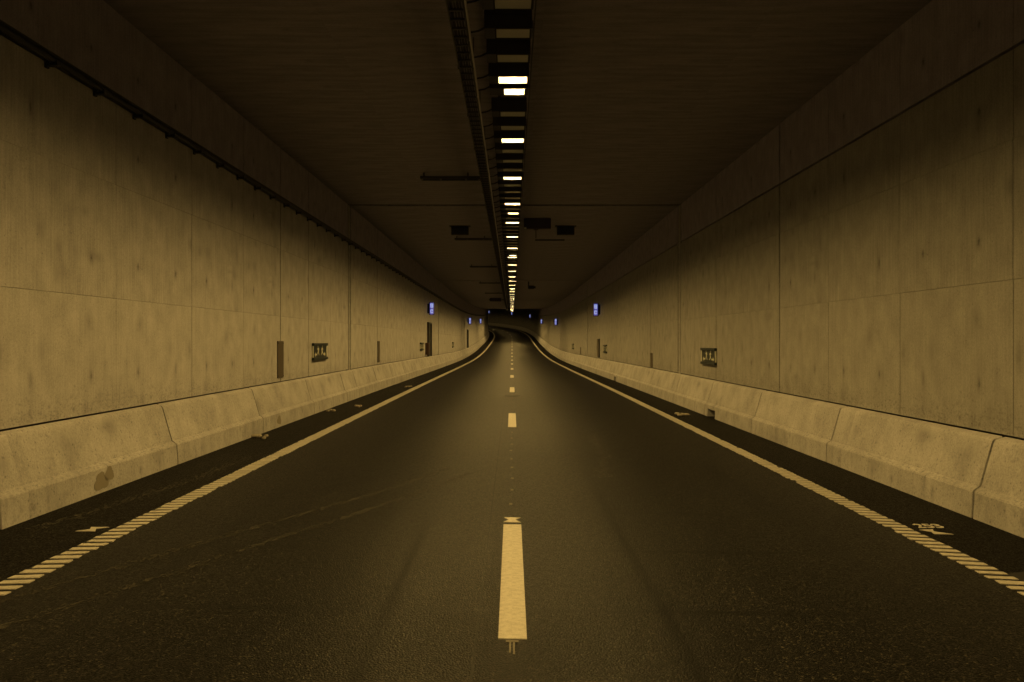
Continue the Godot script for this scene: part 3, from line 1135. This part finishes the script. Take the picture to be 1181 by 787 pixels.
# ---------------------------------------------------------------- fittings
func build_ceiling_fittings() -> void:
	# short side trays branching off to the left
	var nth := 1
	for z in [20.7, 33.0, 45.0, 57.4, 69.5, 81.6]:
		var t := thing("branch_tray", "short dark cable tray branching off to the left, %s from the camera" % ordinal(nth), "cable tray", at(0, CEIL, z), 0.0, "branch trays on the ceiling")
		for s in [-1.0, 1.0]:
			var st := begin()
			box(st, Vector3(-1.31, -0.10, s * 0.13), Vector3(1.34, 0.055, 0.03), 0.004)
			obj("side_rail", st, M.dark_steel, t)
		for x in [-1.96, -1.55, -1.0, -0.72]:
			var st := begin()
			box(st, Vector3(x, -0.10, 0), Vector3(0.04, 0.05, 0.228), 0.004)
			obj("rung", st, M.dark_steel, t)
		for x in [-1.9, -0.95]:
			var st := begin()
			box(st, Vector3(x, -0.038, 0.13), Vector3(0.03, 0.075, 0.03))
			obj("hanger", st, M.dark_steel, t)
		nth += 1
	# lane signals, switched off
	for s in [-1, 1]:
		var x := -1.64 if s < 0 else 1.69
		var t := thing("lane_signal", "black lane signal box on the ceiling over the left lane" if s < 0 else "black lane signal box on the ceiling over the right lane", "lane signal", at(x, CEIL, 30.1), 0.0, "switched off lane signals")
		var st := begin()
		box(st, Vector3(0, -0.012, 0), Vector3(0.67, 0.024, 0.30), 0.004)
		obj("mounting_plate", st, M.black, t)
		var st2 := begin()
		box(st2, Vector3(0, -0.15, 0), Vector3(0.55, 0.27, 0.22), 0.012)
		obj("body", st2, M.black, t)
		var st3 := begin()
		box(st3, Vector3(0, -0.155, 0.114), Vector3(0.47, 0.20, 0.008), 0.002)
		obj("screen", st3, M.cable, t)
	var b := thing("control_box", "wide dark violet box on the ceiling beside the lamps", "box", at(0.75, CEIL, 28.3))
	var sb := begin()
	box(sb, Vector3(0, -0.16, 0), Vector3(0.80, 0.31, 0.3), 0.012)
	obj("body", sb, M.violet, b)
	var sf := begin()
	box(sf, Vector3(0, -0.16, 0.154), Vector3(0.72, 0.24, 0.008), 0.002)
	obj("cover", sf, M.violet, b)
	var sl := begin()
	box(sl, Vector3(-0.36, -0.30, 0.20), Vector3(0.07, 0.05, 0.08), 0.01)  # pale block standing in for a glint of lamplight on the box
	obj("glint_block", sl, M.board_white, b)
	var ss := begin()
	box(ss, Vector3(-0.04, -0.325, 0), Vector3(0.14, 0.02, 0.1), 0.003)
	tube(ss, [Vector3(-0.04, -0.33, 0), Vector3(-0.04, -0.58, 0)], 0.014, 6)
	obj("pendant_rod", ss, M.dark_steel, b)
	var cb := thing("ceiling_conduit", "thin dark conduit crossing the ceiling below the right lane signal", "conduit", at(0, CEIL, 34.0))
	var sc := begin()
	box(sc, Vector3(1.35, -0.025, 0), Vector3(1.05, 0.05, 0.06), 0.006)
	obj("pipe", sc, M.dark_steel, cb)
	var c := thing("surveillance_camera", "small dark camera hanging from the ceiling over the right lane", "camera", at(1.1, CEIL, 57.6))
	var s1 := begin()
	box(s1, Vector3(-0.1, -0.13, 0), Vector3(0.06, 0.26, 0.06), 0.005)
	obj("post", s1, M.dark_steel, c)
	var s2 := begin()
	box(s2, Vector3(0.05, -0.35, 0.05), Vector3(0.36, 0.2, 0.36), 0.03)
	obj("housing", s2, M.black, c)
	var s3 := begin()
	box(s3, Vector3(0.24, -0.36, 0.18), Vector3(0.16, 0.12, 0.2), 0.02)
	obj("hood", s3, M.black, c)
	var f := thing("cable_cabinet", "flat violet box on the far ceiling left of the lamps", "box", at(-1.38, CEIL, 80.0))
	var s4 := begin()
	box(s4, Vector3(0, -0.15, 0), Vector3(0.95, 0.29, 0.4), 0.02)
	obj("body", s4, M.violet, f)
	var s5 := begin()
	box(s5, Vector3(0, -0.15, 0.204), Vector3(0.85, 0.2, 0.008), 0.002)
	obj("cover", s5, M.violet, f)

func on_wall(side: int, z: float, y: float) -> Transform3D:
	# local x along the wall to the reader's right, y up, z out of the wall
	var b := Basis(Vector3.UP, (PI / 2 if side < 0 else -PI / 2) + turn(z))
	return Transform3D(b, at(WALL_L + 0.004 if side < 0 else WALL_R - 0.004, y, z))

func wall_thing(called: String, label: String, category: String, side: int, z: float, y: float, group := "") -> Node3D:
	var t := thing(called, label, category, Vector3.ZERO, 0.0, group)
	t.transform = on_wall(side, z, y)
	return t

func slab(called: String, parent: Node, c: Vector3, s: Vector3, mat: Material, ch := 0.004) -> void:
	var st := begin()
	box(st, c, s, ch)
	obj(called, st, mat, parent)

func evacuation_board(side: int, z: float, y: float, label: String) -> void:
	var t := wall_thing("escape_board", label, "sign", side, z, y, "escape route boards on the walls")
	slab("board", t, Vector3(0, 0, 0.015), Vector3(1.44, 0.256, 0.024), M.board)
	slab("rail", t, Vector3(0, 0.158, 0.03), Vector3(1.56, 0.06, 0.056), M.board)
	slab("rail", t, Vector3(0, -0.158, 0.03), Vector3(1.56, 0.06, 0.056), M.board)
	for s in [-1.0, 1.0]:
		slab("end_strip", t, Vector3(0.745 * s, 0, 0.02), Vector3(0.045, 0.255, 0.03), M.board_white)
		# a running figure leaning outwards, and an arrow head below it
		var f := begin()
		var xf := Transform3D(Basis.IDENTITY.scaled(Vector3(s, 1, 1)), Vector3(0.18 * s, 0.005, 0.027))
		prism(f, PackedVector2Array([Vector2(-0.07, -0.09), Vector2(-0.01, -0.08), Vector2(0.02, -0.02), Vector2(0.07, -0.06), Vector2(0.12, -0.05), Vector2(0.07, 0.0), Vector2(0.05, 0.05), Vector2(0.12, 0.03), Vector2(0.13, 0.05), Vector2(0.05, 0.085), Vector2(-0.02, 0.07), Vector2(-0.06, 0.03), Vector2(-0.045, 0.02), Vector2(-0.01, 0.045), Vector2(-0.01, -0.03), Vector2(-0.07, -0.065)]), 0.003, xf)
		var head := PackedVector2Array()
		for k in 10:
			head.append(Vector2(0.065 + cos(TAU * k / 10) * 0.028, 0.112 + sin(TAU * k / 10) * 0.022))
		prism(f, head, 0.003, xf)
		obj("running_figure", f, M.board_white, t)
		var a := begin()
		var xa := Transform3D(Basis.IDENTITY.scaled(Vector3(s, 1, 1)), Vector3(0.47 * s, -0.065, 0.027))
		prism(a, PackedVector2Array([Vector2(-0.13, -0.018), Vector2(0.02, -0.018), Vector2(0.02, -0.055), Vector2(0.13, 0.0), Vector2(0.02, 0.055), Vector2(0.02, 0.018), Vector2(-0.13, 0.018)]), 0.003, xa)
		obj("arrow", a, M.board_white, t)

func blue_sign(side: int, z: float, y: float, label: String) -> void:
	# a lit box standing out from the wall, facing the traffic
	var t := thing("emergency_sign", label, "sign", at(WALL_L if side < 0 else WALL_R, y, z), turn(z), "lit blue signs standing out from the walls")
	var k := -float(side)
	var st := begin()
	box(st, Vector3(0.05 * k, 0, 0), Vector3(0.10, 0.5, 0.10), 0.01)
	obj("arm", st, M.black, t)
	var sb := begin()
	box(sb, Vector3(0.22 * k, 0, 0), Vector3(0.26, 0.66, 0.15), 0.015)
	obj("housing", sb, M.black, t)
	var sf := begin()
	box(sf, Vector3(0.235 * k, 0, 0.078), Vector3(0.21, 0.61, 0.01), 0.002)
	var face := obj("sign_face", sf, M.sign_blue, t)
	# upper pictogram: a door frame with an open middle; lower pictogram: a handset over a bar
	var c := 0.235 * k
	var p := begin()
	for q in [[-0.055, 0.15, 0.03, 0.2], [0.055, 0.15, 0.03, 0.2], [0.0, 0.235, 0.08, 0.03], [0.0, 0.065, 0.08, 0.03], [0.005, 0.15, 0.03, 0.10]]:
		box(p, Vector3(c + q[0], q[1], 0.0845), Vector3(q[2], q[3], 0.003))
	obj("sign_pictogram", p, M.sign_white, face)
	var p2 := begin()
	for q in [[-0.05, -0.14, 0.035, 0.17], [0.0, -0.07, 0.065, 0.04], [0.045, -0.095, 0.025, 0.09], [0.0, -0.215, 0.065, 0.035], [0.045, -0.20, 0.025, 0.07]]:
		box(p2, Vector3(c + q[0], q[1], 0.0845), Vector3(q[2], q[3], 0.003))
	obj("sign_pictogram", p2, M.sign_white, face)

func cover_plate(side: int, z: float, y: float, w: float, h: float, label: String) -> void:
	var t := wall_thing("cover_plate", label, "plate", side, z, y, "dark cover plates on the walls")
	slab("plate", t, Vector3(0, 0, 0.01), Vector3(w, h, 0.02), M.brown, 0.006)
	for sx in [-1.0, 1.0]:
		for sy in [-1.0, 1.0]:
			slab("bolt", t, Vector3(sx * (w * 0.5 - 0.04), sy * (h * 0.5 - 0.04), 0.023), Vector3(0.025, 0.025, 0.008), M.dark_steel, 0.003)

func build_wall_fittings() -> void:
	evacuation_board(-1, 21.46, -0.235, "dark escape route board with pale running figures on the left wall, nearest of its row")
	evacuation_board(-1, 45.7, -0.235, "small dark escape route board on the left wall beside the emergency door")
	evacuation_board(-1, 70.0, -0.235, "tiny escape route board on the left wall, far along between the blue signs")
	evacuation_board(1, 21.55, -0.345, "dark escape route board with pale running figures on the right wall, nearest of its row")
	evacuation_board(1, 45.5, -0.345, "small dark escape route board on the right wall beside the hose cabinet")
	evacuation_board(1, 69.5, -0.345, "tiny escape route board on the right wall, far along between the blue signs")
	blue_sign(-1, 49.0, 1.70, "lit blue sign on the left wall above the emergency door")
	blue_sign(1, 48.3, 1.62, "lit blue sign on the right wall above the hose cabinet")
	blue_sign(-1, 93.5, 1.85, "second lit blue sign along the left wall")
	blue_sign(-1, 125.0, 1.85, "farthest lit blue sign on the left wall, at the bend")
	blue_sign(1, 92.5, 1.75, "second lit blue sign along the right wall")
	blue_sign(1, 137.5, 1.75, "third lit blue sign along the right wall, where the road bends")
	blue_sign(1, 192.0, 1.95, "fourth lit blue sign along the right wall, high in the bend")
	blue_sign(1, 227.0, 1.95, "fifth lit blue sign along the right wall, below the end of the lamps")
	blue_sign(1, 252.0, 1.95, "farthest lit blue sign, on the outer wall of the bend")
	cover_plate(-1, 17.85, -0.345, 0.44, 0.69, "tall dark brown cover plate on the left wall before the escape route board")
	cover_plate(-1, 31.0, -0.345, 0.44, 0.69, "dark brown cover plate on the left wall just past the expansion joint")
	cover_plate(1, 30.5, -0.61, 0.42, 0.46, "short dark brown cover plate on the right wall just past the expansion joint")
	cover_plate(1, 62.0, -0.60, 0.42, 0.46, "faint dark plate on the right wall between two escape route boards")
	for d in [[49.7, "dark emergency door in the left wall below the first blue sign"], [92.6, "dark emergency door in the left wall below the second blue sign"]]:
		var t := wall_thing("emergency_door", d[1], "door", -1, d[0], -0.76, "emergency doors in the left wall")
		slab("frame", t, Vector3(-0.87, 0.88, 0.05), Vector3(0.08, 1.76, 0.10), M.dark_steel)
		slab("frame", t, Vector3(0.87, 0.88, 0.05), Vector3(0.08, 1.76, 0.10), M.dark_steel)
		slab("frame", t, Vector3(0, 1.72, 0.05), Vector3(1.654, 0.08, 0.10), M.dark_steel)
		slab("leaf", t, Vector3(-0.415, 0.84, 0.02), Vector3(0.82, 1.67, 0.03), M.cable)
		slab("leaf", t, Vector3(0.415, 0.84, 0.02), Vector3(0.82, 1.67, 0.03), M.cable)
		slab("handle", t, Vector3(0.07, 0.75, 0.06), Vector3(0.03, 0.16, 0.05), M.steel)
	var h := wall_thing("hose_cabinet", "small dull red cabinet beside the nearer emergency door", "cabinet", -1, 48.1, -0.36)
	slab("body", h, Vector3(0, 0, 0.08), Vector3(0.62, 0.6, 0.16), M.red, 0.012)
	slab("door", h, Vector3(0, 0, 0.165), Vector3(0.54, 0.52, 0.012), M.red)
	slab("handle", h, Vector3(0.2, 0, 0.18), Vector3(0.03, 0.12, 0.02), M.steel)
	var g := wall_thing("fire_cabinet", "dark flat hose cabinet on the right wall below the blue sign", "cabinet", 1, 48.9, -0.33)
	slab("body", g, Vector3(0, 0, 0.03), Vector3(0.97, 0.94, 0.06), M.dark_steel, 0.01)
	slab("door", g, Vector3(0, 0, 0.064), Vector3(0.87, 0.84, 0.012), M.brown)
	slab("handle", g, Vector3(-0.34, 0, 0.08), Vector3(0.03, 0.14, 0.025), M.steel)

# ---------------------------------------------------------------- start
func _ready() -> void:
	var cam := Camera3D.new()
	cam.name = "camera"
	cam.position = Vector3(0, EYE, 0)
	cam.fov = rad_to_deg(2.0 * atan(393.5 / 1100.0))
	cam.far = 900.0
	cam.near = 0.05
	add_child(cam)
	cam.current = true
	var we := WorldEnvironment.new()
	we.name = "environment"
	var env := Environment.new()
	env.background_mode = Environment.BG_SKY
	var sky := Sky.new()
	var sm := ProceduralSkyMaterial.new()      # night outside the tunnel
	sm.sky_top_color = Color(0.02, 0.025, 0.04)
	sm.sky_horizon_color = Color(0.05, 0.045, 0.05)
	sm.ground_bottom_color = Color(0.02, 0.02, 0.02)
	sm.ground_horizon_color = Color(0.05, 0.045, 0.05)
	sky.sky_material = sm
	env.sky = sky
	env.background_energy_multiplier = 0.2
	env.tonemap_mode = Environment.TONE_MAPPER_LINEAR
	env.tonemap_exposure = 1.0
	env.sdfgi_enabled = true
	env.ssao_enabled = true
	env.ssil_enabled = true
	we.environment = env
	add_child(we)

	materials()
	build_road()
	build_walls()
	build_ceiling()
	build_barriers()
	build_markings()
	build_lamps()
	build_tray()
	build_wall_cable()
	build_ceiling_fittings()
	build_wall_fittings()
